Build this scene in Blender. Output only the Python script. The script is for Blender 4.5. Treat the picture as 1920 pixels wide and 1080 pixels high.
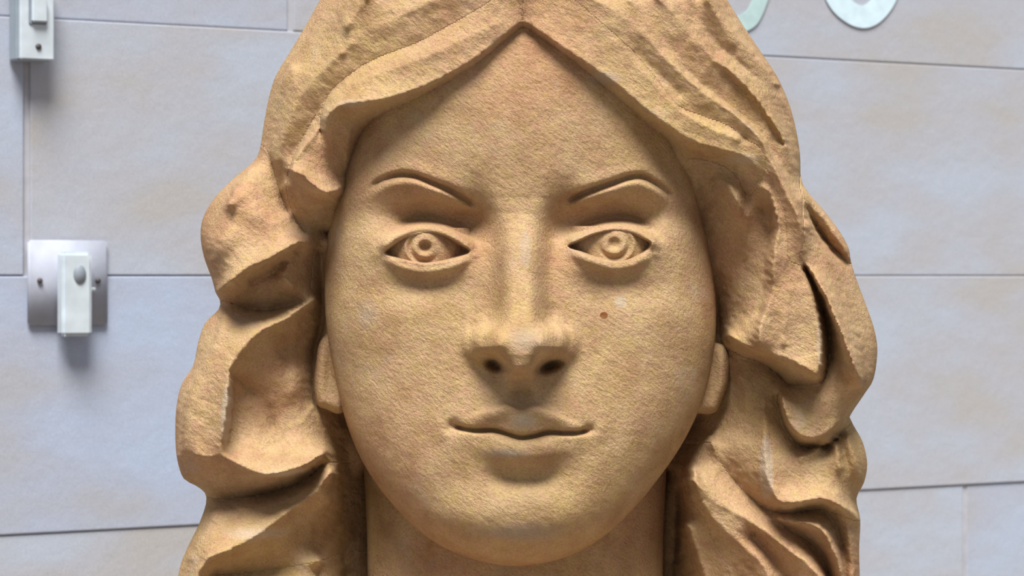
import bpy, bmesh, math, random
import numpy as np
from mathutils import Vector

# ------------------------------------------------------------------ scene, camera, light
for o in list(bpy.data.objects):
    bpy.data.objects.remove(o, do_unlink=True)
SC = bpy.context.scene
COL = SC.collection

F = 5000.0          # focal length in 1/1920 of the frame width
ZC = 1.5            # camera height
HZ = 517.0          # eye level row
D0 = 1.75           # distance to the sculpture
S = D0 / F          # size of one sculpting unit (0.35 mm)

cam_d = bpy.data.cameras.new('camera')
cam = bpy.data.objects.new('camera', cam_d); COL.objects.link(cam)
cam.location = (0, 0, ZC); cam.rotation_euler = (math.pi/2, 0, 0)
cam_d.sensor_width = 36.0; cam_d.lens = F/1920*36.0
cam_d.shift_y = -(540-HZ)/1920.0
cam_d.clip_start = 0.05
cam_d.dof.use_dof = True; cam_d.dof.focus_distance = 1.70; cam_d.dof.aperture_fstop = 22
SC.camera = cam

W = bpy.data.worlds.new('sky'); SC.world = W; W.use_nodes = True
nt = W.node_tree; nt.nodes.clear()
wo = nt.nodes.new('ShaderNodeOutputWorld'); bg = nt.nodes.new('ShaderNodeBackground')
tc = nt.nodes.new('ShaderNodeTexCoord'); sx = nt.nodes.new('ShaderNodeSeparateXYZ')
cr = nt.nodes.new('ShaderNodeValToRGB')
nt.links.new(tc.outputs['Generated'], sx.inputs[0]); nt.links.new(sx.outputs['Z'], cr.inputs[0])
cr.color_ramp.elements[0].position = 0.0; cr.color_ramp.elements[0].color = (0.42, 0.43, 0.46, 1)
cr.color_ramp.elements[1].position = 1.0; cr.color_ramp.elements[1].color = (0.92, 0.96, 1.0, 1)
e = cr.color_ramp.elements.new(0.45); e.color = (0.66, 0.70, 0.78, 1)
nt.links.new(cr.outputs[0], bg.inputs[0]); bg.inputs[1].default_value = 0.51
nt.links.new(bg.outputs[0], wo.inputs[0])

sd = bpy.data.lights.new('sun', 'SUN'); sun = bpy.data.objects.new('sun', sd); COL.objects.link(sun)
sd.energy = 6.7; sd.angle = math.radians(26); sd.color = (1.0, 0.965, 0.90)
sun.rotation_euler = Vector((0.04, 0.52, -1.0)).to_track_quat('-Z', 'Y').to_euler()
sun.location = (-1, -1, 4)

SC.view_settings.view_transform = 'Standard'; SC.view_settings.look = 'None'
SC.view_settings.gamma = 1.0; SC.view_settings.use_curve_mapping = False
SC.view_settings.exposure = 0.0

# ------------------------------------------------------------------ helpers
rng = np.random.RandomState(7)
def tag(o, label=None, cat=None, kind=None, group=None):
    if label: o['label'] = label
    if cat: o['category'] = cat
    if kind: o['kind'] = kind
    if group: o['group'] = group
    return o
def mesh_obj(name, co, faces, mat, parent=None, smooth=True):
    co = np.asarray(co, dtype=np.float32); faces = np.asarray(faces, dtype=np.int32)
    me = bpy.data.meshes.new(name); k = faces.shape[1]
    me.vertices.add(len(co)); me.vertices.foreach_set('co', co.ravel())
    me.loops.add(faces.size); me.loops.foreach_set('vertex_index', faces.ravel())
    me.polygons.add(len(faces)); me.polygons.foreach_set('loop_start', np.arange(0, faces.size, k, dtype=np.int32))
    me.polygons.foreach_set('use_smooth', np.full(len(faces), smooth))
    me.update(calc_edges=True); me.validate()
    me.materials.append(mat)
    o = bpy.data.objects.new(name, me); COL.objects.link(o); o.parent = parent
    return o
def bm_obj(name, bm, mat, parent=None, smooth=False, loc=(0,0,0), rot=(0,0,0)):
    me = bpy.data.meshes.new(name); bm.to_mesh(me); bm.free()
    if smooth:
        for p in me.polygons: p.use_smooth = True
    me.materials.append(mat)
    o = bpy.data.objects.new(name, me); COL.objects.link(o); o.parent = parent
    o.location = loc; o.rotation_euler = rot
    return o
def empty(name, loc, rotz=0):
    o = bpy.data.objects.new(name, None); COL.objects.link(o); o.location = loc
    o.rotation_euler = (0, 0, rotz); o.empty_display_size = 0.05
    return o
def P(u, v, w):
    y = D0 - w*S
    return np.stack([(u-960.0)*y/F, y, ZC-(v-HZ)*y/F], axis=-1)
def sstep(a, b, x):
    t = np.clip((x-a)/(b-a), 0, 1); return t*t*(3-2*t)

def spline(pts, step=5.0, closed=False):
    """Catmull-Rom through points of any dimension, sampled about every `step` units"""
    p = np.asarray(pts, float); n = len(p)
    if closed: q = np.vstack([p[-1], p, p[0], p[1]])
    else: q = np.vstack([2*p[0]-p[1], p, 2*p[-1]-p[-2]])
    out = []
    for i in range(1, len(q)-2):
        a, b, c, d = q[i-1], q[i], q[i+1], q[i+2]
        k = max(1, int(np.hypot(*(c-b)[:2])/step))
        t = (np.arange(k)/k)[:, None]
        out.append(0.5*((2*b)+(-a+c)*t+(2*a-5*b+4*c-d)*t**2+(-a+3*b-3*c+d)*t**3))
    if not closed: out.append(p[-1][None])
    return np.vstack(out)
def seg_dist(U, V, poly, closed=False):
    """distance to a polyline, the nearest parameter 0..1 and the side"""
    p = poly[:, :2]
    a = p if closed else p[:-1]
    b = np.roll(p, -1, 0) if closed else p[1:]
    best = np.full(U.shape, 1e18); bt = np.zeros(U.shape); bs = np.zeros(U.shape)
    ln = np.hypot(*(b-a).T); cum = np.concatenate([[0], np.cumsum(ln)]); tot = max(cum[-1], 1e-9)
    for i in range(len(a)):
        dx, dy = b[i]-a[i]; L2 = dx*dx+dy*dy
        if L2 < 1e-12: continue
        t = np.clip(((U-a[i,0])*dx+(V-a[i,1])*dy)/L2, 0, 1)
        ex = U-(a[i,0]+t*dx); ey = V-(a[i,1]+t*dy); d = ex*ex+ey*ey
        m = d < best
        best = np.where(m, d, best); bt = np.where(m, (cum[i]+t*ln[i])/tot, bt)
        bs = np.where(m, np.sign(dx*ey-dy*ex), bs)
    return np.sqrt(best), bt, bs
def inside(U, V, poly):
    p = poly[:, :2]; r = np.zeros(U.shape, bool); j = len(p)-1
    for i in range(len(p)):
        yi, yj = p[i,1], p[j,1]
        if yi != yj:
            c = ((yi > V) != (yj > V)) & (U < (p[j,0]-p[i,0])*(V-yi)/(yj-yi)+p[i,0])
            r ^= c
        j = i
    return r
def nearest(U, V, poly):
    p = poly[:, :2]; a = p; b = np.roll(p, -1, 0)
    best = np.full(U.shape, 1e18); nu = U.copy(); nv = V.copy()
    for i in range(len(a)):
        dx, dy = b[i]-a[i]; L2 = dx*dx+dy*dy+1e-12
        t = np.clip(((U-a[i,0])*dx+(V-a[i,1])*dy)/L2, 0, 1)
        qx = a[i,0]+t*dx; qy = a[i,1]+t*dy; d = (U-qx)**2+(V-qy)**2
        m = d < best
        best = np.where(m, d, best); nu = np.where(m, qx, nu); nv = np.where(m, qy, nv)
    return nu, nv
def gauss(U, V, cx, cy, sx_, sy_, amp, rot=0.0, p=2.0):
    c, s = math.cos(rot), math.sin(rot); x = U-cx; y = V-cy
    a = (x*c+y*s)/sx_; b = (-x*s+y*c)/sy_
    return amp*np.exp(-0.5*(a*a+b*b)**(p/2))
def stroke(U, V, pts, width, amp, taper=0.15, p=2.0, bias=None, prof=None):
    """ridge (amp>0) or groove (amp<0) along a smooth line. bias=(w_left, w_right) multiplies the width on either side"""
    pl = spline(pts, 5)
    m = 3.4*width*(max(bias) if bias else 1)
    box = (U > pl[:,0].min()-m) & (U < pl[:,0].max()+m) & (V > pl[:,1].min()-m) & (V < pl[:,1].max()+m)
    out = np.zeros(U.shape)
    if not box.any(): return out
    d, t, s = seg_dist(U[box], V[box], pl)
    wd = np.full(d.shape, float(width))
    if bias: wd = np.where(s > 0, wd*bias[1], wd*bias[0])
    a = np.exp(-0.5*(d/wd)**p)
    if taper > 0: a = a*(0.15+0.85*np.minimum(sstep(0, taper, t), sstep(0, taper, 1-t)))
    if prof is not None: a = a*np.interp(t, np.linspace(0, 1, len(prof)), prof)
    out[box] = amp*a
    return out
def lattice(U, V, size, seed, ang=0.0, asp=1.0):
    """smooth value noise in -1..1"""
    c, s = math.cos(ang), math.sin(ang)
    x = (U*c+V*s)/(size*asp)+1000.0; y = (-U*s+V*c)/size+1000.0
    r = np.random.RandomState(seed).uniform(-1, 1, (256, 256))
    i = np.floor(x).astype(int); j = np.floor(y).astype(int); fx = x-i; fy = y-j
    fx = fx*fx*(3-2*fx); fy = fy*fy*(3-2*fy)
    g = lambda a, b: r[a & 255, b & 255]
    return (g(i,j)*(1-fx)+g(i+1,j)*fx)*(1-fy)+(g(i,j+1)*(1-fx)+g(i+1,j+1)*fx)*fy
def rough(U, V, k=1.0, seed=0):
    A = math.radians(38)
    return k*(1.5*lattice(U, V, 70, 1+seed)+0.9*lattice(U, V, 28, 2+seed)
              +0.62*lattice(U, V, 11, 3+seed, A, 1.7)+0.42*lattice(U, V, 5.5, 4+seed, A, 2.0))

# ------------------------------------------------------------------ materials
def stone_material(name, base, dark, pale, grain=1.0):
    m = bpy.data.materials.new(name); m.use_nodes = True; t = m.node_tree; N = t.nodes; L = t.links
    b = N['Principled BSDF']; b.inputs['Roughness'].default_value = 0.95
    b.inputs['Specular IOR Level'].default_value = 0.15
    g = N.new('ShaderNodeNewGeometry')
    def noise(scale, det=4, rough_=0.6, vec=None):
        n = N.new('ShaderNodeTexNoise'); n.inputs['Scale'].default_value = scale
        n.inputs['Detail'].default_value = det; n.inputs['Roughness'].default_value = rough_
        L.new(vec if vec else g.outputs['Position'], n.inputs['Vector']); return n
    def ramp(src, stops):
        r = N.new('ShaderNodeValToRGB'); el = r.color_ramp.elements
        el[0].position, el[0].color = stops[0][0], (*stops[0][1], 1)
        el[1].position, el[1].color = stops[-1][0], (*stops[-1][1], 1)
        for p_, c_ in stops[1:-1]:
            q = el.new(p_); q.color = (*c_, 1)
        L.new(src, r.inputs[0]); return r
    def mix(a, b_, fac, mode='MIX'):
        x = N.new('ShaderNodeMix'); x.data_type = 'RGBA'; x.blend_type = mode
        if isinstance(fac, float): x.inputs[0].default_value = fac
        else: L.new(fac, x.inputs[0])
        for s_, i in ((a, 6), (b_, 7)):
            if isinstance(s_, tuple): x.inputs[i].default_value = (*s_, 1)
            else: L.new(s_, x.inputs[i])
        return x.outputs[2]
    rot = N.new('ShaderNodeMapping'); rot.inputs['Rotation'].default_value = (0, math.radians(-40), 0)
    L.new(g.outputs['Position'], rot.inputs[0])
    ani = N.new('ShaderNodeMapping'); ani.inputs['Scale'].default_value = (0.62, 1, 1.15)
    L.new(rot.outputs[0], ani.inputs[0]); rv = ani.outputs[0]
    big = noise(9, 3); mid = noise(45, 4); fine = noise(800, 3, 0.7, rv); blot = noise(22, 5, 0.65)
    c = ramp(mid.outputs[0], [(0.32, dark), (0.5, base), (0.72, pale)]).outputs[0]
    hue = ramp(big.outputs[0], [(0.35, (0.98, 0.86, 0.86)), (0.5, (1, 1, 1)), (0.65, (1.0, 1.0, 0.86))]).outputs[0]
    c = mix(c, hue, 0.8, 'MULTIPLY')
    gr = ramp(fine.outputs[0], [(0.28, (0.66, 0.60, 0.56)), (0.5, (1, 1, 1)), (0.74, (1.22, 1.2, 1.16))]).outputs[0]
    c = mix(c, gr, 0.75*min(grain, 1.0), 'MULTIPLY')
    bm_ = ramp(blot.outputs[0], [(0.60, (0, 0, 0)), (0.74, (1, 1, 1))]).outputs[0]
    fm = N.new('ShaderNodeMath'); fm.operation = 'MULTIPLY'; fm.inputs[1].default_value = 0.38; L.new(bm_, fm.inputs[0])
    c = mix(c, (0.48, 0.42, 0.35), fm.outputs[0])
    hn = noise(150, 3, 0.6)
    h2 = ramp(hn.outputs[0], [(0.36, (1.06, 0.93, 1.05)), (0.5, (1, 1, 1)), (0.64, (1.02, 1.05, 0.80))]).outputs[0]
    c = mix(c, h2, 0.5, 'MULTIPLY')
    # pale greyish patches, some along lock rims, and one rusty speck (sculpture space)
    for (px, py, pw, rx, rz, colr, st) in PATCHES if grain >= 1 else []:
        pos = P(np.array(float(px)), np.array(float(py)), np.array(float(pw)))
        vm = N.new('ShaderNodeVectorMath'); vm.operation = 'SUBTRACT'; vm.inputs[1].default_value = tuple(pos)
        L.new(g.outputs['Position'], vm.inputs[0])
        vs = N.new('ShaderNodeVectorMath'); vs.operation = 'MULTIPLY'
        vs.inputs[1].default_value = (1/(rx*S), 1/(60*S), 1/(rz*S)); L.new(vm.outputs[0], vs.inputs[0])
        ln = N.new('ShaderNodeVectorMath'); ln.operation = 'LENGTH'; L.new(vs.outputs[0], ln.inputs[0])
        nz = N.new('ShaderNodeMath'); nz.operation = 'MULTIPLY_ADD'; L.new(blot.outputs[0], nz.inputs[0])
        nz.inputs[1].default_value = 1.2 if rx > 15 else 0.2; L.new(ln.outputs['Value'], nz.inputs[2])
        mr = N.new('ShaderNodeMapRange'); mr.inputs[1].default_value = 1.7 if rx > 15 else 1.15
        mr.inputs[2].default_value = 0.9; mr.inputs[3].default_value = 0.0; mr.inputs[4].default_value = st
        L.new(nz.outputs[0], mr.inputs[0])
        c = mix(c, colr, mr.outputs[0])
    L.new(c, b.inputs['Base Color'])
    bn = noise(1300, 3, 0.75, rv); bn2 = noise(460, 4, 0.65, rv)
    ad = N.new('ShaderNodeMath'); ad.operation = 'MULTIPLY_ADD'; ad.inputs[1].default_value = 0.4
    L.new(bn.outputs[0], ad.inputs[0]); L.new(bn2.outputs[0], ad.inputs[2])
    bp = N.new('ShaderNodeBump'); bp.inputs['Strength'].default_value = 0.8*grain
    bp.inputs['Distance'].default_value = 0.0022
    L.new(ad.outputs[0], bp.inputs['Height']); L.new(bp.outputs[0], b.inputs['Normal'])
    return m
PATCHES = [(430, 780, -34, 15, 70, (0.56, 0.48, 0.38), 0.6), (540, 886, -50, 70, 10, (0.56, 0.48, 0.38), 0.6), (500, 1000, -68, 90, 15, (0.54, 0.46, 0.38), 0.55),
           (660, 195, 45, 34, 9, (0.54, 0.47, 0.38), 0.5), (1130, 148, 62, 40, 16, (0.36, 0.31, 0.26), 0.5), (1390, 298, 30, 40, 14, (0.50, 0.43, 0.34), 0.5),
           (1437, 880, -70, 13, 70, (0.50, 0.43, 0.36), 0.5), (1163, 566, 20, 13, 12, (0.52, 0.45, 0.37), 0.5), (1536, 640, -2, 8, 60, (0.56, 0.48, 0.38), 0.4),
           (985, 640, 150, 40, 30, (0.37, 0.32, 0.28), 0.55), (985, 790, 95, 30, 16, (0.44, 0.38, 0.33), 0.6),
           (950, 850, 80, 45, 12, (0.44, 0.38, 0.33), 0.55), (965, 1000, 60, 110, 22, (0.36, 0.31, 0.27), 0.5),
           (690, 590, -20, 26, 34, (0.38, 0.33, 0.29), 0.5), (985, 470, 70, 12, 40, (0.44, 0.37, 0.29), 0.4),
           (1132, 591, 30, 8, 7, (0.20, 0.06, 0.015), 0.85)]
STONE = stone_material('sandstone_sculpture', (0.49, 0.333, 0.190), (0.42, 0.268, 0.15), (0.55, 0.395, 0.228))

def plain(name, col, rough_=0.5, metal=0.0, bump=0.0):
    m = bpy.data.materials.new(name); m.use_nodes = True; N = m.node_tree.nodes; L = m.node_tree.links
    b = N['Principled BSDF']; b.inputs['Roughness'].default_value = rough_; b.inputs['Metallic'].default_value = metal
    g = N.new('ShaderNodeNewGeometry'); n = N.new('ShaderNodeTexNoise'); n.inputs['Scale'].default_value = 60
    L.new(g.outputs['Position'], n.inputs['Vector'])
    r = N.new('ShaderNodeValToRGB'); L.new(n.outputs[0], r.inputs[0])
    r.color_ramp.elements[0].position = 0.3; r.color_ramp.elements[0].color = (*[c*0.9 for c in col], 1)
    r.color_ramp.elements[1].position = 0.7; r.color_ramp.elements[1].color = (*[min(c*1.06, 1) for c in col], 1)
    L.new(r.outputs[0], b.inputs['Base Color'])
    if bump:
        bp = N.new('ShaderNodeBump'); bp.inputs['Strength'].default_value = bump; bp.inputs['Distance'].default_value = 0.001
        L.new(n.outputs[0], bp.inputs['Height']); L.new(bp.outputs[0], b.inputs['Normal'])
    return m

def wall_material(name, tint=(1, 1, 1)):
    m = bpy.data.materials.new(name); m.use_nodes = True; N = m.node_tree.nodes; L = m.node_tree.links
    b = N['Principled BSDF']; b.inputs['Roughness'].default_value = 0.9
    b.inputs['Specular IOR Level'].default_value = 0.2
    g = N.new('ShaderNodeNewGeometry'); mp = N.new('ShaderNodeMapping')
    mp.inputs['Rotation'].default_value = (0, math.radians(-6), 0); mp.inputs['Scale'].default_value = (1, 1, 2.0)
    oi = N.new('ShaderNodeObjectInfo'); av = N.new('ShaderNodeVectorMath'); av.operation = 'ADD'
    L.new(g.outputs['Position'], av.inputs[0]); L.new(oi.outputs['Random'], av.inputs[1])
    L.new(av.outputs[0], mp.inputs[0])
    def nz(s, d, r, v):
        n = N.new('ShaderNodeTexNoise'); n.inputs['Scale'].default_value = s; n.inputs['Detail'].default_value = d
        n.inputs['Roughness'].default_value = r; L.new(v, n.inputs['Vector']); return n.outputs[0]
    a = nz(6.5, 3, 0.5, mp.outputs[0]); f = nz(700, 2, 0.6, g.outputs['Position'])
    r = N.new('ShaderNodeValToRGB'); L.new(a, r.inputs[0]); el = r.color_ramp.elements
    T = lambda c: (c[0]*tint[0], c[1]*tint[1], c[2]*tint[2], 1)
    el[0].position = 0.33; el[0].color = T((0.435, 0.44, 0.475))
    el[1].position = 0.68; el[1].color = T((0.44, 0.505, 0.64))
    q = el.new(0.5); q.color = T((0.435, 0.465, 0.56))
    r2 = N.new('ShaderNodeValToRGB'); L.new(f, r2.inputs[0])
    r2.color_ramp.elements[0].position = 0.3; r2.color_ramp.elements[0].color = (0.90, 0.90, 0.90, 1)
    r2.color_ramp.elements[1].position = 0.7; r2.color_ramp.elements[1].color = (1.06, 1.06, 1.06, 1)
    x = N.new('ShaderNodeMix'); x.data_type = 'RGBA'; x.blend_type = 'MULTIPLY'; x.inputs[0].default_value = 1
    L.new(r.outputs[0], x.inputs[6]); L.new(r2.outputs[0], x.inputs[7]); L.new(x.outputs[2], b.inputs['Base Color'])
    bp = N.new('ShaderNodeBump'); bp.inputs['Strength'].default_value = 0.25; bp.inputs['Distance'].default_value = 0.002
    L.new(nz(60, 4, 0.6, g.outputs['Position']), bp.inputs['Height']); L.new(bp.outputs[0], b.inputs['Normal'])
    return m
WALL = wall_material('dressed_wall_stone'); WALL2 = wall_material('dressed_wall_stone_warm', (1.03, 1.0, 0.95))
WALL3 = wall_material('dressed_wall_stone_cool', (0.97, 1.0, 1.05))
MORTAR = plain('mortar', (0.46, 0.47, 0.53), 0.95, bump=0.4)
PAVING = plain('paving_stone', (0.24, 0.20, 0.16), 0.9, bump=0.4)

# ------------------------------------------------------------------ the wall of dressed blocks
TH = math.radians(31.0); CH = 0.25            # the wall runs away to the right at 31 degrees; course height
UV = 960+F/math.tan(TH)
KS = 0.0525
def wall_s(u):                                 # position along the wall, from a bearing
    y = F*CH/(KS*(UV-u)); y0 = F*CH/(KS*(UV-960.0))
    return (y-y0)/math.sin(TH)
Y0 = F*CH/(KS*(UV-960.0))
wallroot = empty('wall_back', (0, Y0, 0), TH); tag(wallroot, kind='structure', label='pale grey dressed stone block wall behind the carved head')
def wbox(bm, s0, s1, d0, d1, z0, z1):          # box in wall space: s along, d out of the wall, z up
    vs = [bm.verts.new((x, -y, z)) for x in (s0, s1) for y in (d0, d1) for z in (z0, z1)]
    for f in ((0,1,3,2),(4,6,7,5),(0,4,5,1),(2,3,7,6),(0,2,6,4),(1,5,7,3)): bm.faces.new([vs[i] for i in f])
    bmesh.ops.recalc_face_normals(bm, faces=bm.faces)
bm = bmesh.new(); wbox(bm, -1.6, 2.6, -0.30, -0.0018, 0.0, 2.75); bm.faces.ensure_lookup_table()
bm_obj('mortar_bed', bm, MORTAR, wallroot)
joints = {6: [wall_s(50)], 7: [wall_s(545)], 5: [wall_s(-60)], 4: [wall_s(1810)]}   # course index counted up from the floor
# course n spans z = n*0.25 .. (n+1)*0.25 ; eye level joint is z=1.5 (n=6)
rr = random.Random(3)
for n in range(0, 11):
    if n in joints: js = joints[n][0]
    else: js = rr.uniform(-0.3, 0.3)
    cuts = [js]; 
    while cuts[-1] < 2.5: cuts.append(cuts[-1]+rr.uniform(0.62, 0.8) if n not in (4,) else cuts[-1]+0.6)
    if n in (6, 7): cuts = [js, js+(0.66 if n == 6 else 1.3), js+2.0, js+2.6, js+3.1]
    while cuts[0] > -1.5: cuts.insert(0, cuts[0]-rr.uniform(0.5, 0.75) if not (n == 4) else cuts[0]-1.9)
    for a, b in zip(cuts[:-1], cuts[1:]):
        a2, b2 = max(a, -1.6), min(b, 2.6)
        if b2-a2 < 0.05: continue
        gv = 0.0032 if not (n == 6) else 0.0036
        bm = bmesh.new(); pr = rr.uniform(-0.0012, 0.0012)
        wbox(bm, a2+gv, b2-gv, -0.12, 0.0+pr, n*CH+0.0006, (n+1)*CH-0.0006)
        bmesh.ops.bevel(bm, geom=[e_ for e_ in bm.edges], offset=0.0013, segments=2, affect='EDGES', profile=0.6)
        bm_obj('stone_block', bm, rr.choice([WALL, WALL, WALL2, WALL3]), wallroot)

# ground: big pale slabs
bm = bmesh.new()
bmesh.ops.create_cube(bm, size=1.0); bmesh.ops.scale(bm, vec=(9, 9, 0.1), verts=bm.verts); bmesh.ops.translate(bm, vec=(0, 1.0, -0.062), verts=bm.verts)
fl = bm_obj('floor', bm, MORTAR); tag(fl, 'pale stone paving in front of the wall', kind='structure')
for i in range(-4, 5):
    for j in range(-3, 5):
        bm = bmesh.new(); bmesh.ops.create_cube(bm, size=1.0)
        bmesh.ops.scale(bm, vec=(0.994, 0.994, 0.05), verts=bm.verts)
        bmesh.ops.translate(bm, vec=(i, j+0.6, -0.0255), verts=bm.verts)
        bm_obj('paving_slab', bm, PAVING, fl)

# ------------------------------------------------------------------ the face as a function of sculpting coordinates
FACE_OUT = spline([(975,-30),(850,15),(740,105),(672,200),(640,300),(620,400),(609,500),(611,600),(627,700),(652,800),(688,880),
    (740,950),(805,1010),(880,1046),(965,1061),(1050,1048),(1120,1014),(1182,960),(1240,890),(1286,820),(1321,740),(1338,660),
    (1343,580),(1335,500),(1318,400),(1298,300),(1268,200),(1200,105),(1100,15)], 10, closed=True)
BROW_L = [(690,358),(712,340),(745,329),(775,330),(808,342),(842,356),(872,372),(896,390)]
BROW_R = [(1055,381),(1085,366),(1120,353),(1150,343),(1180,333),(1205,332),(1232,346),(1252,362),(1266,378)]
EYE_L = [(722,474),(738,459),(762,446),(797,438),(812,437),(838,444),(862,457),(880,471),(860,482),(832,490),(797,494),(765,489),(742,483)]
EYE_R = [(1066,462),(1090,449),(1115,439),(1150,433),(1180,437),(1203,446),(1221,456),(1207,473),(1182,486),(1155,491),(1118,484),(1090,473)]
def face_w(U, V):
    U = np.asarray(U, float); V = np.asarray(V, float)
    d, _, _ = seg_dist(U, V, FACE_OUT, closed=True)
    ins = inside(U, V, FACE_OUT); d = np.where(ins, d, 0)
    x = U-975.0
    r = np.clip(d/120.0, 0, 1)
    w = -155+122*np.sqrt(np.maximum(0, 1-(1-r)**2.3))+76*(1-np.clip(np.abs(x)/372, 0, 1)**2)
    w -= 45*(np.clip((190-V)/200, 0, 2)**2)
    w += gauss(U, V, 975, 240, 190, 90, 10)
    # brow shelf and sockets
    for sgn, ex, br in ((-1, 799, BROW_L), (1, 1149, BROW_R)):
        w += gauss(U, V, ex, 408, 90, 27, -30, rot=-sgn*0.06, p=2.4)
        w += gauss(U, V, ex-sgn*94, 425, 25, 46, -44, rot=sgn*0.15)
        w += gauss(U, V, ex+sgn*118, 400, 46, 70, 10)
        w += gauss(U, V, ex, 470, 76, 36, 22, p=2.4)
        w += gauss(U, V, ex+sgn*100, 585, 85, 60, 15)               # cheekbone
        w += gauss(U, V, ex+sgn*20, 545, 80, 22, -7)
    w += stroke(U, V, BROW_L, 4.8, -21, 0.10, p=2.2, prof=[0.5,0.7,0.9,1,1,1.1,1.1,0.9])
    w += stroke(U, V, [(a+1, b+15) for a, b in BROW_L], 9, 8, 0.2)
    w += stroke(U, V, [(a, b-12) for a, b in BROW_L], 11, 4, 0.2)
    w += stroke(U, V, BROW_R, 4.8, -21, 0.10, p=2.2, prof=[0.8,1.1,1.1,1,1,0.9,0.8,0.5])
    w += stroke(U, V, [(a-1, b+15) for a, b in BROW_R], 9, 8, 0.2)
    w += stroke(U, V, [(a, b-12) for a, b in BROW_R], 11, 4, 0.2)
    # lids
    for up, cre, lo, bag in (
        ([(706,474),(724,455),(750,436),(785,424),(820,426),(850,438),(876,456),(892,474)],
         [(735,428),(765,415),(800,411),(840,418),(872,432),(900,450)],
         [(716,478),(742,497),(775,509),(805,511),(838,505),(868,491),(888,476)],
         [(735,508),(765,526),(800,532),(835,524),(865,508)]),
        ([(1056,462),(1080,446),(1110,431),(1148,422),(1182,425),(1208,436),(1228,458),(1230,474)],
         [(1062,440),(1100,424),(1140,412),(1180,412),(1212,424),(1236,444)],
         [(1062,468),(1088,482),(1118,496),(1150,505),(1180,501),(1206,487),(1224,472)],
         [(1085,498),(1115,516),(1150,522),(1185,515),(1212,500)])):
        w += stroke(U, V, up, 8.5, 17, 0.12, p=3.0)
        w += stroke(U, V, cre, 6.0, -10, 0.2)+stroke(U, V, cre, 9.0, -30, 0.3, bias=(3.0, 0.8))
        w += stroke(U, V, lo, 6.5, 9, 0.15, p=2.4)
        w += stroke(U, V, bag, 13, -8, 0.3)
    # nose
    av = np.interp(V, [372,400,430,470,520,570,610,640,664,686,702,716,738], [0,8,24,42,60,80,98,108,108,98,66,28,0])
    sg = np.interp(V, [400,440,520,580,620,650,680,705], [44,36,34,36,42,46,38,26])
    w += av*np.exp(-0.5*(np.abs(x-1)/sg)**3.8)
    for cx, sg_ in ((909, -1), (1041, 1)):
        w += gauss(U, V, cx, 641, 29, 27, 62, p=3.2, rot=sg_*0.35)
        w += stroke(U, V, [(cx+sg_*-2,600),(cx+sg_*20,614),(cx+sg_*27,640),(cx+sg_*22,668)], 6, -13, 0.3)
    w += gauss(U, V, 975, 655, 27, 26, 16)
    w += gauss(U, V, 932, 683, 17, 9.5, -62, rot=0.35, p=3)
    w += gauss(U, V, 1027, 686, 21, 8.5, -62, rot=-0.30, p=3)
    w += gauss(U, V, 977, 694, 12, 16, 12)
    # muzzle, philtrum, lips, chin
    w += gauss(U, V, 977, 800, 135, 75, 30)
    w += gauss(U, V, 979, 738, 13, 22, -11)
    w += gauss(U, V, 955, 740, 9, 24, 4)+gauss(U, V, 1003, 738, 9, 22, 4)
    w += stroke(U, V, [(868,791),(900,779),(925,771),(948,765),(976,771),(1000,765),(1030,775),(1060,791),(1088,801)], 6.5, 20, 0.3, p=2.2, bias=(0.8, 2.3))
    w += stroke(U, V, [(868,791),(900,779),(925,771),(948,765),(976,771),(1000,765),(1030,775),(1060,791),(1088,801)], 6.5, 0, 0.3, p=2.2, bias=(2.3, 0.8))
    w += gauss(U, V, 978, 796, 20, 13, 11)
    w += stroke(U, V, [(886,825),(920,835),(950,843),(985,848),(1020,845),(1052,835),(1078,822)], 18, 20, 0.35, p=2.8)
    w += stroke(U, V, [(848,797),(865,803),(893,807),(925,807),(948,813),(975,821),(1002,818),(1030,811),(1060,812),(1085,811),(1108,806)], 3.6, -24, 0.06, p=2.0)
    w += gauss(U, V, 853, 800, 12, 9, -12)+gauss(U, V, 1104, 806, 10, 8, -8)
    w += stroke(U, V, [(836,785),(828,805),(840,828)], 14, 3, 0.3)+stroke(U, V, [(1120,790),(1128,808),(1116,830)], 14, 3, 0.3)
    w += stroke(U, V, [(900,880),(940,893),(985,897),(1030,892),(1066,880)], 15, -17, 0.35)
    w += gauss(U, V, 978, 975, 105, 48, 26, p=2.5)
    w += gauss(U, V, 770, 690, 90, 90, 8)+gauss(U, V, 1180, 690, 90, 90, 8)
    w += gauss(U, V, 850, 745, 30, 60, -5, rot=0.5)+gauss(U, V, 1105, 745, 30, 60, -5, rot=-0.5)
    return w

# ------------------------------------------------------------------ hair: crest and valley lines (x, y, depth); depth >= 900 means relative to the face
R0 = 1000
HAIR_OUT = spline([(975,-215),(850,-200),(720,-130),(640,-60),(600,0),(575,45),(545,95),(518,140),(505,180),(495,230),(487,280),
    (475,303),(440,333),(405,368),(382,405),(376,440),(382,480),(398,525),(404,548),(412,562),(410,580),(385,605),(372,640),(362,685),
    (340,722),(330,770),(329,830),(334,870),(345,898),(366,910),(384,924),(386,945),(372,985),(350,1030),(335,1075),(330,1150),
    (345,1230),(380,1300),(450,1370),(600,1400),(975,1410),(1350,1400),(1500,1370),(1580,1300),(1608,1200),(1612,1100),(1611,1030),
    (1613,975),(1606,935),(1620,905),(1626,870),(1618,830),(1600,797),(1593,782),(1622,737),(1638,710),(1645,660),(1640,620),(1625,575),
    (1608,530),(1596,492),(1591,465),(1575,435),(1545,395),(1515,360),(1502,335),(1500,290),(1492,240),(1478,190),(1455,140),
    (1425,95),(1395,50),(1370,10),(1340,-40),(1270,-120),(1150,-185)], 9, closed=True)
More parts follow.
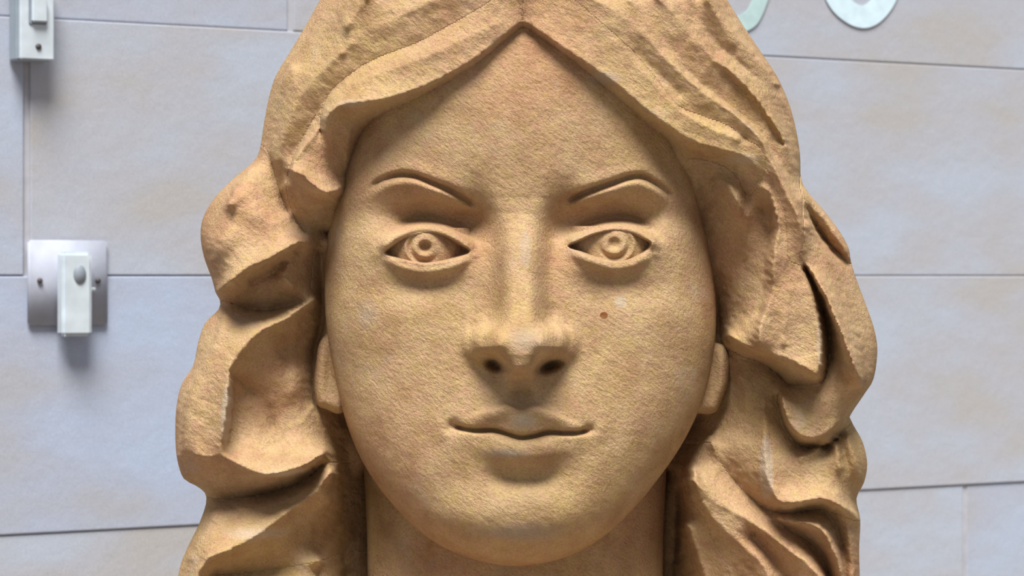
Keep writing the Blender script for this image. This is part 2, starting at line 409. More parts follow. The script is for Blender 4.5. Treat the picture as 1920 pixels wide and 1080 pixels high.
HOLE_PTS = [(980,78),(930,128),(870,175),(800,212),(748,238),(718,262),(700,300),(680,350),(660,420),(645,520),(642,600),(650,700),
    (675,800),(688,870),(694,950),(696,1100),(698,1290),(1238,1290),(1236,1100),(1240,950),(1252,860),(1282,760),(1302,680),(1308,600),(1300,500),
    (1285,420),(1260,350),(1238,305),(1200,262),(1150,217),(1100,178),(1040,124)]
HOLE = spline(HOLE_PTS, 9, closed=True)
CURVES = [
 # --- left, fringe and crown
 [(978,38,40),(930,78,52),(870,122,62),(800,158,66),(740,180,64),(690,190,58),(650,193,50),(626,203,42),(613,222,28),(614,250,10),(622,275,-6)],
 [(980,54,R0-8),(935,100,R0-28),(870,149,R0-28),(800,187,R0-28),(740,213,R0-28),(702,237,R0-28),(680,265,R0-24),(665,300,R0-26),(655,350,R0-28),(640,400,R0-28),(628,440,R0-28)],
 [(900,15,50),(840,50,44),(780,82,35),(740,97,28),(690,118,16),(650,145,2),(615,180,-16),(595,215,-30),(570,255,-46),(548,300,-60),(538,350,-72),(550,400,-88),(572,435,-100)],
 [(930,45,56),(860,78,63),(790,110,63),(720,135,52),(660,160,38),(625,190,20),(612,205,8)],
 [(596,225,-18),(601,245,-16),(606,268,-9)],
 [(600,238,-8),(572,270,-10),(551,298,-12),(545,320,-10),(568,328,-2),(590,348,0),(612,362,-8),(638,352,-34)],
 [(562,362,-44),(590,382,-52),(620,388,-70)],
 [(552,395,-78),(585,425,-100),(620,440,-135)],
 [(658,232,2),(652,280,-26),(645,325,-50)],
 [(960,-60,52),(860,-20,50),(760,25,38),(690,62,18),(640,100,2),(590,150,-24),(560,190,-42),(535,250,-62),(520,300,-78)],
 [(690,-12,20),(672,20,9),(648,50,3)],
 [(548,130,-62),(528,165,-80),(518,215,-95),(512,250,-98)],
 [(503,290,-112),(515,325,-104),(525,360,-98),(538,395,-98)],
 [(968,-200,-60),(974,-120,22),(978,-50,48),(980,10,42),(981,40,34)],
 [(600,-60,-100),(760,-90,-10),(900,-130,20)],
 # --- left, the wing lock at the temple
 [(470,318,-90),(445,350,-78),(430,385,-62)],
 [(470,400,-56),(520,422,-60)],
 [(405,552,-76),(414,540,-60),(440,520,-48),(470,498,-40),(500,487,-40),(520,476,-44),(545,460,-52),(565,452,-65),(582,456,-88)],
 [(436,432,-56),(417,452,-62),(404,485,-74)],
 [(418,562,-112),(460,577,-130),(500,582,-134),(540,574,-134),(572,567,-128)],
 [(470,530,-100),(510,512,-106),(538,488,-96)],
 [(562,475,-104),(540,495,-90),(532,520,-88),(548,538,-100)],
 [(600,470,-140),(606,530,-160),(604,600,-178),(594,640,-190),(588,700,-190),(592,762,-190)],
 # --- left, the big cheek lock
 [(588,562,-122),(560,578,-100),(530,600,-85),(495,615,-70),(470,635,-60),(452,655,-54),(438,675,-50),(430,690,-46)],
 [(430,690,-46),(428,720,-38),(426,750,-34),(422,790,-32),(415,830,-36),(416,850,-40),(440,866,-44),(470,880,-44),(500,890,-44),(540,882,-50),(570,872,-62),(592,860,-84),(605,850,-110)],
 [(408,597,-118),(396,625,-112),(381,652,-108)],
 [(420,590,-98),(405,640,-84),(380,690,-72),(355,745,-68),(346,800,-62),(345,845,-66)],
 [(334,856,-100),(360,850,-64),(390,856,-50),(415,851,-42)],
 [(436,702,-66),(452,713,-92),(475,735,-110),(500,765,-120),(512,800,-120)],
 [(592,618,-168),(570,640,-156),(540,650,-132),(524,680,-114)],
  [(550,745,-124),(560,700,-134)],
 [(438,722,-78),(437,760,-84),(434,800,-82),(430,835,-72)],
 [(590,762,-168),(565,790,-136),(540,815,-116),(520,833,-100),(503,838,-88)],
 [(480,850,-68),(490,815,-94)],
 [(520,860,-66),(555,846,-82)],
 [(386,932,-130),(420,935,-126),(470,930,-124),(520,920,-128),(560,906,-134),(590,886,-144),(612,868,-158)],
 [(372,888,-92),(386,903,-104),(402,918,-112)],
 [(380,880,-76),(430,900,-82),(490,908,-88)],
 # --- left, the lower lock
 [(622,884,-124),(608,900,-112),(590,922,-104),(545,955,-86),(505,985,-70),(470,1010,-62),(430,1030,-56),(392,1045,-56),(384,1058,-60),(368,1080,-62),(360,1150,-60)],
 [(405,962,-98),(385,1000,-84),(360,1050,-82)],
 [(400,1078,-104),(440,1076,-118),(500,1068,-128),(560,1060,-136),(600,1052,-152)],
 [(612,925,-124),(616,945,-145)],
 [(450,950,-96),(520,945,-98),(580,915,-108)],
 [(640,800,-235),(655,860,-290),(668,950,-345),(672,1080,-360),(680,1280,-360)],
 [(600,790,-172),(622,840,-205)],
 [(640,880,-250),(648,950,-300),(646,1030,-310),(648,1090,-320)],
 [(420,1180,-90),(520,1150,-80),(620,1110,-110)],[(430,1300,-80),(560,1250,-90),(640,1180,-130)],
 # --- right, fringe
 [(984,38,40),(1035,75,54),(1085,108,62),(1130,138,64),(1170,168,62),(1210,203,58),(1250,233,52),(1290,258,44),(1340,277,40),(1385,288,34),(1408,300,26),(1421,320,16),(1420,342,2)],
 [(990,58,R0-8),(1040,98,R0-28),(1100,149,R0-28),(1150,190,R0-28),(1200,235,R0-28),(1240,267,R0-28),(1262,298,R0-8),(1280,340,R0-28),(1298,385,R0-28),(1311,430,R0-28),(1327,500,R0-30),(1340,560,R0-30),(1348,620,-168),(1350,680,-178)],
 [(1296,300,-26),(1330,302,-14),(1362,314,-8),(1386,338,-12),(1399,368,-20),(1404,405,-24)],
 [(1334,334,-34),(1350,338,-18),(1370,352,-4),(1384,384,-10),(1387,425,-44),(1392,470,-66),(1396,530,-76),(1396,590,-74)],
 [(1420,345,4),(1432,352,10),(1447,362,10),(1456,400,10),(1460,430,8),(1452,470,6),(1450,510,4),(1450,540,2),(1440,575,2),(1428,605,3),(1424,632,0),(1432,655,-12)],
 [(1433,390,-26),(1442,432,-30),(1434,480,-34),(1431,540,-36),(1420,590,-36)],
 [(1368,628,-80),(1400,648,-48),(1425,658,-28),(1460,668,-14),(1495,680,-8),(1520,695,-6),(1532,706,-10)],
 [(1356,650,-150),(1390,668,-124),(1430,682,-112),(1460,703,-112),(1480,722,-100),(1510,722,-70),(1536,718,-52)],
 [(1498,492,-6),(1518,545,-2),(1531,590,0),(1539,640,0),(1538,680,-4),(1532,706,-10)],
 [(1510,502,-40),(1532,548,-54),(1546,592,-72),(1554,640,-76),(1551,690,-70),(1542,716,-60)],
 [(1480,540,6),(1475,600,10),(1470,645,2)],
 # --- right, long strands over the crown
 [(1060,-30,56),(1150,20,62),(1200,60,66),(1250,110,62),(1310,165,56),(1360,200,46),(1400,232,36),(1430,262,26),(1445,300,18),(1465,340,12),(1485,378,8),(1498,410,4),(1504,450,-2),(1500,485,-5)],
 [(1180,0,58),(1230,50,54),(1270,105,44),(1300,145,34),(1350,185,20),(1390,215,8),(1425,252,-6),(1460,300,-26),(1488,342,-44),(1498,360,-48)],
 [(1190,95,58),(1220,125,53),(1250,152,50),(1275,176,50)],
 [(1150,75,66),(1200,130,64),(1260,195,60),(1320,235,54),(1385,262,42)],
 [(1275,205,52),(1320,218,46),(1370,238,38),(1400,262,26)],
 [(1230,-10,54),(1290,60,44),(1340,110,32),(1390,155,16),(1430,205,-4),(1462,250,-24),(1485,300,-48),(1496,340,-64)],
 [(1290,-10,24),(1310,30,18),(1345,80,4),(1380,110,-10),(1412,138,-28),(1450,175,-58),(1474,203,-98)],
 [(1262,0,40),(1300,45,30),(1325,80,24),(1350,110,18)],
 [(1325,-10,22),(1355,40,8),(1390,80,-8),(1425,118,-30),(1458,160,-66)],
 [(1360,130,14),(1400,170,-2),(1440,220,-22),(1470,270,-44)],
 [(1100,10,58),(1140,55,62),(1170,100,62)],
 [(1445,345,6),(1464,395,4),(1470,440,2),(1474,490,4)],
 # --- right, small wing and outer lock
 [(1503,348,-66),(1530,383,-72),(1560,425,-84),(1580,460,-96),(1591,485,-112)],
 [(1514,386,-76),(1530,425,-104),(1555,457,-118),(1575,477,-130),(1592,494,-140)],
 [(1516,418,-32),(1525,450,-42),(1555,490,-62),(1580,540,-74),(1605,600,-80),(1620,650,-80),(1625,690,-82)],
 [(1508,494,-14),(1540,540,-4),(1563,588,6),(1584,638,10),(1600,680,4),(1612,712,-14),(1621,733,-48)],
 [(1466,740,-64),(1470,765,-56),(1485,800,-54),(1515,822,-52),(1550,810,-56),(1585,778,-60),(1614,742,-52)],
 [(1458,740,-108),(1462,770,-104),(1474,806,-100),(1500,836,-98),(1535,838,-100),(1565,828,-104),(1594,796,-118)],
 [(1540,740,-46),(1530,790,-52)],
 # --- right, lower locks
 [(1370,670,-140),(1395,720,-128),(1400,770,-128)],
 [(1432,740,-112),(1434,800,-90),(1435,850,-76),(1438,890,-68),(1450,920,-62),(1458,938,-60)],
 [(1335,830,-160),(1350,865,-146),(1380,905,-130),(1410,935,-120),(1440,957,-112),(1475,962,-100)],
 [(1380,830,-120),(1405,885,-100)],
 [(1458,938,-60),(1475,942,-55),(1500,942,-50),(1530,935,-48),(1550,936,-48),(1575,947,-52),(1595,958,-58),(1610,974,-74)],
 [(1568,812,-96),(1583,850,-90),(1595,890,-90),(1603,918,-104)],
 [(1590,820,-84),(1606,865,-78),(1608,900,-90)],
 [(1500,860,-66),(1560,830,-74),(1575,880,-68)],[(1468,880,-74),(1472,905,-72),(1470,925,-66)],
 [(1485,962,-98),(1535,955,-104),(1560,975,-108),(1572,1005,-112),(1582,1045,-112),(1586,1090,-112)],
 [(1590,985,-92),(1600,1040,-90),(1600,1100,-90)],
 [(1462,972,-84),(1500,980,-72),(1530,985,-66),(1548,1000,-64),(1560,1025,-66),(1572,1055,-70),(1580,1085,-76)],
 [(1450,978,-104),(1480,994,-108),(1510,1012,-114),(1538,1040,-114),(1556,1085,-114)],
 [(1300,880,-158),(1312,912,-128),(1345,942,-112),(1400,972,-94),(1440,1000,-84),(1480,1030,-76),(1520,1062,-70),(1550,1100,-68),(1570,1180,-70)],
 [(1296,930,-176),(1318,968,-150),(1338,1015,-148),(1362,1058,-142),(1385,1100,-138)],
 [(1300,900,-140),(1330,960,-122),(1390,1020,-104),(1430,1055,-92),(1450,1100,-88)],
 [(1410,1000,-112),(1440,1040,-108),(1480,1090,-104)],
 [(1266,880,-280),(1268,940,-330),(1266,1010,-350),(1260,1080,-360),(1255,1280,-360)],
 [(1290,985,-205),(1310,1040,-190),(1330,1100,-185)],
 [(1345,790,-198),(1312,830,-215)],
 [(1358,700,-182),(1352,770,-195)],
 [(1300,1250,-150),(1420,1200,-100),(1540,1230,-80)],
]
GU0, GU1, GV0, GV1 = 300, 1680, -240, 1430
def hair_field(h=3.0):
    levels = [24.0, 12.0, 6.0, h]; prev = None
    pts = []
    for c in CURVES:
        c = np.array(c, float); rel = c[:,2] > 900
        if rel.any(): c[rel,2] = face_w(c[rel,0], c[rel,1])+(c[rel,2]-R0)
        pts.append(spline(c, 1.5))
    o = HAIR_OUT
    q = spline(np.column_stack([o, np.full(len(o), -128.0)])[::2], 1.5, closed=True); pts.append(q)
    hq = spline(HOLE_PTS, 1.5, closed=True); hw = np.empty(len(hq)); top = hq[:,1] < 880
    hw[top] = face_w(hq[top,0], hq[top,1])-34-26*sstep(300, 700, hq[top,1]); hw[hq[:,1] > 745] = -320; hw[~top] = -400
    hfeat = np.column_stack([hq, hw]); pts.append(hfeat)
    A = np.vstack(pts)
    for hh in levels:
        nx = int((GU1-GU0)/hh)+1; ny = int((GV1-GV0)/hh)+1
        i = np.round((A[:,0]-GU0)/hh).astype(int).clip(0, nx-1); j = np.round((A[:,1]-GV0)/hh).astype(int).clip(0, ny-1)
        sm = np.zeros((ny, nx)); ct = np.zeros((ny, nx))
        np.add.at(sm, (j, i), A[:,2]); np.add.at(ct, (j, i), 1)
        fix = ct > 0; val = np.where(fix, sm/np.maximum(ct, 1), 0)
        uu = GU0+np.arange(nx)*hh; vv = GV0+np.arange(ny)*hh; UU, VV = np.meshgrid(uu, vv)
        out = ~inside(UU, VV, HAIR_OUT); val = np.where(out & ~fix, -128.0, val); fix = fix | out
        if prev is None: w = np.where(fix, val, -80.0)
        else:
            w = bilin(prev[0], prev[1], UU, VV); w = np.where(fix, val, w)
        for it in range(400 if hh > 10 else 160):
            n = w.copy()
            n[1:-1,1:-1] = 0.25*(w[:-2,1:-1]+w[2:,1:-1]+w[1:-1,:-2]+w[1:-1,2:])
            w = np.where(fix, val, w+1.0*(n-w))
        prev = (w, hh)
    # deepen the carving against its own smooth trend
    lo = w.copy()
    for it in range(220):
        n = lo.copy(); n[1:-1,1:-1] = 0.25*(lo[:-2,1:-1]+lo[2:,1:-1]+lo[1:-1,:-2]+lo[1:-1,2:]); lo = n
    o2 = nearest_d(hh, w.shape)
    yy = (GV0+np.arange(w.shape[0])*hh)[:, None]
    w = w+RELIEF*(0.5+0.65*sstep(120, 330, yy))*(w-lo)*sstep(4, 40, o2)
    hard = np.zeros(w.shape, bool)
    for p_ in pts[:-2]:
        if np.hypot(*np.diff(p_[:,:2], axis=0).T).sum() > 75:
            i = np.round((p_[:,0]-GU0)/hh).astype(int); j = np.round((p_[:,1]-GV0)/hh).astype(int)
            for a in (-2,-1,0,1,2):
                for b in (-2,-1,0,1,2): hard[(j+a).clip(0, w.shape[0]-1), (i+b).clip(0, w.shape[1]-1)] = True
    hard |= o2 < 14
    for it in range(16):
        n = w.copy(); n[1:-1,1:-1] = 0.25*(w[:-2,1:-1]+w[2:,1:-1]+w[1:-1,:-2]+w[1:-1,2:]); w = np.where(hard, w, n)
    for it in range(1):
        n = w.copy(); n[1:-1,1:-1] = 0.25*(w[:-2,1:-1]+w[2:,1:-1]+w[1:-1,:-2]+w[1:-1,2:]); w = 0.4*w+0.6*n
    return w, hh
RELIEF = 0.95
def nearest_d(hh, shp):
    uu = GU0+np.arange(shp[1])*hh; vv = GV0+np.arange(shp[0])*hh; UU, VV = np.meshgrid(uu, vv)
    d1, _, _ = seg_dist(UU[::4,::4], VV[::4,::4], HAIR_OUT, closed=True); d2, _, _ = seg_dist(UU[::4,::4], VV[::4,::4], HOLE, closed=True)
    d = np.minimum(d1, d2); j, i = np.mgrid[0:shp[0], 0:shp[1]]/4.0
    j = np.clip(j, 0, d.shape[0]-1.001); i = np.clip(i, 0, d.shape[1]-1.001); a = j.astype(int); b = i.astype(int); fy = j-a; fx = i-b
    return (d[a,b]*(1-fx)+d[a,b+1]*fx)*(1-fy)+(d[a+1,b]*(1-fx)+d[a+1,b+1]*fx)*fy
def bilin(g, hh, U, V):
    x = np.clip((U-GU0)/hh, 0, g.shape[1]-1.001); y = np.clip((V-GV0)/hh, 0, g.shape[0]-1.001)
    i = x.astype(int); j = y.astype(int); fx = x-i; fy = y-j
    return (g[j,i]*(1-fx)+g[j,i+1]*fx)*(1-fy)+(g[j+1,i]*(1-fx)+g[j+1,i+1]*fx)*fy
HF, HH = hair_field()

def grid_part(name, U0, U1, V0, V1, step, keep, wfun, snaps, mat, parent, skirt=0, labels=None, back=None, skirt_in=0.0):
    """height surface over the cells whose centre is kept; border vertices are pulled onto the smooth outlines"""
    us = np.arange(U0, U1+step, step, dtype=float); vs = np.arange(V0, V1+step, step, dtype=float)
    U, V = np.meshgrid(us, vs)
    cu = (U[:-1,:-1]+step/2); cv = (V[:-1,:-1]+step/2)
    cell = keep(cu, cv)
    used = np.zeros(U.shape, bool)
    for a in (0, 1):
        for b in (0, 1): used[a:U.shape[0]-1+a, b:U.shape[1]-1+b] |= cell
    near = np.zeros(U.shape, int)
    for a in (0, 1):
        for b in (0, 1): near[a:U.shape[0]-1+a, b:U.shape[1]-1+b] += cell
    edge = used & (near < 4)
    eu, ev = U[edge], V[edge]
    bu, bv = eu.copy(), ev.copy(); bd = np.full(eu.shape, 1e9)
    for s_ in snaps:
        nu, nv = nearest(eu, ev, s_); dd = np.hypot(nu-eu, nv-ev); m = dd < bd
        bu = np.where(m, nu, bu); bv = np.where(m, nv, bv); bd = np.where(m, dd, bd)
    ok = bd < step*1.3
    eu = np.where(ok, bu, eu); ev = np.where(ok, bv, ev); U[edge] = eu; V[edge] = ev
    Wd = np.zeros(U.shape); Wd[used] = wfun(U[used], V[used])
    return U, V, Wd, cell, used
def emit(name, U, V, Wd, cell, mat, parent, skirt=0.0):
    idx = -np.ones(U.shape, int); used = np.zeros(U.shape, bool)
    for a in (0, 1):
        for b in (0, 1): used[a:U.shape[0]-1+a, b:U.shape[1]-1+b] |= cell
    idx[used] = np.arange(used.sum()); j, i = np.nonzero(cell)
    f = np.stack([idx[j,i], idx[j+1,i], idx[j+1,i+1], idx[j,i+1]], 1)
    co = P(U[used], V[used], Wd[used])
    if skirt > 0:
        e_ = np.vstack([f[:,[0,1]], f[:,[1,2]], f[:,[2,3]], f[:,[3,0]]])
        key = e_[:,0].astype(np.int64)*10**7+e_[:,1]; rev = e_[:,1].astype(np.int64)*10**7+e_[:,0]
        be = e_[~np.isin(key, rev)]
        bv = np.unique(be); mp = -np.ones(len(co), int); mp[bv] = len(co)+np.arange(len(bv))
        sk = co[bv].copy(); fac = (sk[:,1]+skirt*S)/sk[:,1]
        sk = np.column_stack([sk[:,0], sk[:,1]+skirt*S, sk[:,2]])
        co = np.vstack([co, sk]); f = np.vstack([f, np.stack([be[:,1], be[:,0], mp[be[:,0]], mp[be[:,1]]], 1)])
    return mesh_obj(name, co, f, mat, parent)

bust = empty('stone_bust', (0, D0+0.12, 0))
tag(bust, 'large carved sandstone head of a woman with long wavy hair in front of the wall', 'sculpture')
def reparent(o):      # keep built-in-place coordinates under a displaced root
    return o
bust.location = (0, 0, 0)

# ------------------------------------------------------------------ face
eyeL = spline(EYE_L, 4, closed=True); eyeR = spline(EYE_R, 4, closed=True)
def keep_face(u, v): return inside(u, v, FACE_OUT)
def w_face(u, v):
    w = face_w(u, v)
    for ep in (eyeL, eyeR):
        bx = (u > ep[:,0].min()-12) & (u < ep[:,0].max()+12) & (v > ep[:,1].min()-12) & (v < ep[:,1].max()+12)
        d, _, _ = seg_dist(u[bx], v[bx], ep, closed=True); s_ = np.where(inside(u[bx], v[bx], ep), d, -d)
        w[bx] -= 36*sstep(-1.5, 4.0, s_)
    return w+rough(u, v, 0.85)
U, V, Wd, cell, used = grid_part('face', 596, 1356, -40, 1072, 2.0, keep_face, w_face, [FACE_OUT], STONE, bust)
face = emit('face', U, V, Wd, cell, STONE, bust, skirt=150)

# eyes: a carved ball in each socket
def build_eye(cx, cy, pts, pc):
    c0, c1 = pts[:,0].min()-9, pts[:,0].max()+9; r0, r1 = pts[:,1].min()-9, pts[:,1].max()+9
    us = np.arange(c0, c1, 1.5); vs = np.arange(r0, r1, 1.5); U, V = np.meshgrid(us, vs)
    ctr = float(face_w(np.array([cx*1.0]), np.array([cy*1.0]))[0])
    Rr = 88.0
    base = ctr-17+np.sqrt(np.maximum(0, Rr**2-((U-cx)*0.92)**2-((V-cy))**2))-Rr
    base += 0.25*(face_w(U, V)-ctr)*0
    px, py = pc; rad = np.hypot(U-px, (V-py)*1.05); ang = np.arctan2(V-py, U-px)
    right = cx > 900
    dx, dy = (0.25, 0.97) if right else (-0.62, 0.78)
    dirw = ((U-px)*dx+(V-py)*dy)/np.maximum(rad, 1)
    wg = sstep(-0.75 if right else -0.35, 0.55, dirw)
    base += -5.2*np.exp(-0.5*((rad-28)/3.4)**2)*wg
    base += 3.5*np.exp(-0.5*((rad-37)/3.0)**2)*sstep(-0.2, 0.6, ((U-px)*(1 if right else -1))/np.maximum(rad, 1))
    base += 2.6*np.exp(-0.5*((rad-19)/3.5)**2)*sstep(-0.1, 0.8, dirw)
    base += (-9.0 if cx > 900 else -17.0)*np.exp(-0.5*(rad/9.2)**4)
    Wd = base+rough(U, V, 0.5, 20)
    cell = np.ones((U.shape[0]-1, U.shape[1]-1), bool)
    return emit('eye', U, V, Wd, cell, STONE, face, skirt=25)
e1 = build_eye(799, 466, eyeL, (797, 463)); e1['label'] = 'carved left eye with deep drilled pupil'
e2 = build_eye(1147, 462, eyeR, (1152, 457)); e2['label'] = 'carved right eye with shallow ringed iris'

# skull behind the face
def dome(name, outline, step, w0, depth, mat, parent, groove=0.0, p=2.2, shrink=1.0):
    c = outline.mean(0); o = (outline-c)*shrink+c
    nr = 26; ths = o[::1]; co = []; n = len(ths)
    for k in range(nr+1):
        t = k/nr*math.pi/2; r = math.cos(t)**(2/p); dz = math.sin(t)**(2/p)
        u = c[0]+(ths[:,0]-c[0])*r; v = c[1]+(ths[:,1]-c[1])*r
        g = groove*np.sin(np.arange(n)/n*math.pi*2*19+2*np.sin(k*0.35))*math.sin(2*t)
        w = np.full(n, w0-depth*dz)+g
        co.append(P(u, v, w))
    co = np.vstack(co); f = []
    for k in range(nr):
        for i in range(n):
            f.append((k*n+i, k*n+(i+1)%n, (k+1)*n+(i+1)%n, (k+1)*n+i))
    return mesh_obj(name, co, f, mat, parent)
skull = dome('head', FACE_OUT, 10, -150, 360, STONE, bust, shrink=0.985)
# ------------------------------------------------------------------ neck
nt_, nv_ = 150, 200
th = np.linspace(0, 2*np.pi, nt_, endpoint=False); vv = np.linspace(780, 1330, nv_)
T, Vn = np.meshgrid(th, vv)
hwid = np.interp(Vn, [780, 880, 1000, 1080, 1200, 1330], [285, 284, 278, 277, 290, 330])
ux = 966+hwid*np.sign(np.sin(T))*np.abs(np.sin(T))**0.86
wz = -330+200*np.sign(np.cos(T))*np.abs(np.cos(T))**0.9
front = np.clip(np.cos(T), 0, 1)
for cx_, amp in ((752, 20), (1208, 20)):
    wz += amp*np.exp(-0.5*((ux-cx_-(1080-Vn)*(-0.12 if cx_ < 966 else 0.12))/24)**2)*front*sstep(880, 1000, Vn)
wz += 14*np.exp(-0.5*((ux-966)/60)**2)*front
wz += rough(ux, Vn, 0.9, 40)
co = P(ux, Vn, wz).reshape(-1, 3); f = []
for j in range(nv_-1):
    a = j*nt_+np.arange(nt_); b = j*nt_+(np.arange(nt_)+1) % nt_
    f.append(np.stack([a, a+nt_, b+nt_, b], 1))
neck = mesh_obj('neck', co, np.vstack(f), STONE, bust)

# ------------------------------------------------------------------ ears (lobes show under the hair)
def build_ear(outline, lob, sgn):
    o = spline(outline, 5, closed=True)
    def wf(u, v):
        d, _, _ = seg_dist(u, v, o, closed=True); r = np.clip(d/20.0, 0, 1)
        w = -176+34*np.sqrt(1-(1-r)**2)
        w += gauss(u, v, lob[0], lob[1], 9, 40, -12)
        return w+rough(u, v, 0.8, 60)
    U, V, Wd, cell, used = grid_part('ear', o[:,0].min()-4, o[:,0].max()+4, o[:,1].min()-4, o[:,1].max()+4, 2.0,
                                     lambda a, b: inside(a, b, o), wf, [o], STONE, bust)
    return emit('ear', U, V, Wd, cell, STONE, bust, skirt=60)
build_ear([(600,640),(592,680),(589,720),(594,758),(612,768),(636,776),(650,760),(660,700),(650,640),(625,620)], (618,700), -1)
build_ear([(1352,645),(1368,672),(1366,715),(1354,748),(1342,772),(1318,776),(1296,765),(1300,700),(1318,650)], (1336,705), 1)

# ------------------------------------------------------------------ hair parts
LOCKS = [   # painted in order over the crown; each polygon follows the valleys around a lock
 ('left_fringe', [(981,40),(981,60),(900,160),(790,240),(700,300),(640,330),(612,300),(600,225),(616,178),(652,143),(692,116),(742,95),(782,80),(842,48),(905,12),(960,-20)]),
 ('left_temple', [(600,220),(612,270),(618,300),(700,300),(640,470),(590,450),(570,435),(549,400),(537,350),(547,300),(570,254),(594,214)]),
 ('left_wing', [(503,288),(515,325),(525,360),(540,398),(570,435),(600,455),(590,470),(575,568),(540,575),(500,583),(460,578),(418,563),(395,570),(340,480),(350,380),(440,300),(485,270)]),
 ('left_cheek', [(395,568),(418,563),(460,578),(500,583),(540,575),(575,568),(605,530),(640,450),(660,560),(650,700),(680,850),(612,868),(590,886),(560,906),(520,920),(470,930),(420,935),(386,932),(360,925),(310,860),(310,740)]),
 ('left_lower', [(360,925),(386,932),(420,935),(470,930),(520,920),(560,906),(590,886),(612,868),(680,850),(740,900),(720,1020),(650,1035),(600,1052),(560,1060),(500,1068),(440,1076),(400,1080),(372,1110),(310,1130),(310,1000)]),
 ('left_end', [(310,1130),(372,1110),(400,1080),(440,1076),(500,1068),(560,1060),(600,1052),(650,1035),(720,1020),(730,1290),(975,1290),(975,1440),(300,1440)]),
 ('right_fringe', [(981,40),(981,60),(1060,140),(1150,230),(1230,310),(1270,330),(1290,298),(1330,302),(1362,314),(1386,338),(1400,368),(1420,350),(1436,318),(1428,280),(1400,262),(1370,238),(1320,218),(1275,200),(1240,160),(1190,100),(1130,45),(1060,-10),(1000,-20)]),
 ('right_inner', [(1230,310),(1270,330),(1290,298),(1330,302),(1362,314),(1386,338),(1400,368),(1420,350),(1436,318),(1450,345),(1470,395),(1476,440),(1480,490),(1505,500),(1532,548),(1546,592),(1554,640),(1551,690),(1542,716),(1510,722),(1480,722),(1460,703),(1430,682),(1390,668),(1356,652),(1280,660),(1280,400)]),
 ('right_wing', [(1500,330),(1506,372),(1530,425),(1555,457),(1575,477),(1592,494),(1630,500),(1600,400),(1530,330)]),
 ('right_outer', [(1506,372),(1530,425),(1555,457),(1575,477),(1592,494),(1630,500),(1680,600),(1680,740),(1594,796),(1565,828),(1535,838),(1500,836),(1474,806),(1462,770),(1458,740),(1480,722),(1510,722),(1542,716),(1551,690),(1554,640),(1546,592),(1532,548),(1510,502),(1500,480),(1508,450)]),
 ('right_lower', [(1280,660),(1356,652),(1390,668),(1430,682),(1460,703),(1458,740),(1462,770),(1474,806),(1500,836),(1535,838),(1565,828),(1594,796),(1680,760),(1660,970),(1615,978),(1560,960),(1535,955),(1485,962),(1440,957),(1410,935),(1380,905),(1350,865),(1335,830),(1270,820)]),
 ('right_under', [(1440,957),(1485,962),(1535,955),(1560,960),(1615,978),(1660,970),(1680,1160),(1560,1150),(1556,1085),(1538,1040),(1510,1012),(1480,994)]),
 ('right_strand', [(1270,820),(1335,830),(1350,865),(1380,905),(1410,935),(1440,957),(1480,994),(1510,1012),(1538,1040),(1556,1085),(1560,1150),(1400,1150),(1362,1060),(1338,1015),(1318,968),(1290,925)]),
 ('right_end', [(1200,900),(1270,820),(1290,925),(1318,968),(1338,1015),(1362,1060),(1400,1150),(1560,1150),(1680,1160),(1680,1440),(975,1440),(975,1290),(1200,1290)]),
]
def keep_hair(u, v): return inside(u, v, HAIR_OUT) & ~inside(u, v, HOLE)
def w_hair(u, v):
    A = math.radians(38)
    w = bilin(HF, HH, u+1.2*lattice(u, v, 6, 61, A, 1.6), v+1.2*lattice(u, v, 6, 62, A, 1.6))
    ox, oy = nearest_fast(u, v)
    d = np.hypot(u-ox, v-oy); r = np.clip(d/42.0, 0, 1)
    w -= 46*(1-np.sqrt(np.maximum(0, 1-(1-r)**2)))
    A = math.radians(40)
    return w+rough(u, v, 1.25, 80)+1.3*lattice(u, v, 16, 91)
def nearest_fast(u, v):
    # exact only near the outline
    h = 12.0; nx = int((GU1-GU0)/h)+2; ny = int((GV1-GV0)/h)+2
    uu, vv_ = np.meshgrid(GU0+np.arange(nx)*h, GV0+np.arange(ny)*h)
    dc, _, _ = seg_dist(uu, vv_, HAIR_OUT, closed=True)
    i = np.clip(((u-GU0)/h).astype(int), 0, nx-1); j = np.clip(((v-GV0)/h).astype(int), 0, ny-1)
    m = dc[j, i] < 62
    ou = np.full(u.shape, -9999.0); ov = ou.copy()
    a, b = nearest(u[m], v[m], HAIR_OUT); ou[m] = a; ov[m] = b
    return ou, ov
U, V, Wd, cell, used = grid_part('hair', GU0, GU1, GV0, GV1, 2.5, keep_hair, w_hair, [HAIR_OUT, HOLE], STONE, bust)
hair = dome('hair', HAIR_OUT, 9, -166, 400, STONE, bust, groove=9.0, p=2.3, shrink=0.995)
hair['label'] = 'rounded back mass of the long hair'
cu = U[:-1,:-1]+1.25; cv = V[:-1,:-1]+1.25
lab = np.where(cu < 981, 100, 101)
for k, (nm, poly) in enumerate(LOCKS):
    sp = spline(poly, 12, closed=True)
    bx = (cu > sp[:,0].min()) & (cu < sp[:,0].max()) & (cv > sp[:,1].min()) & (cv < sp[:,1].max())
    m = np.zeros(cu.shape, bool); m[bx] = inside(cu[bx], cv[bx], sp); lab[m & (lab >= 100)] = k
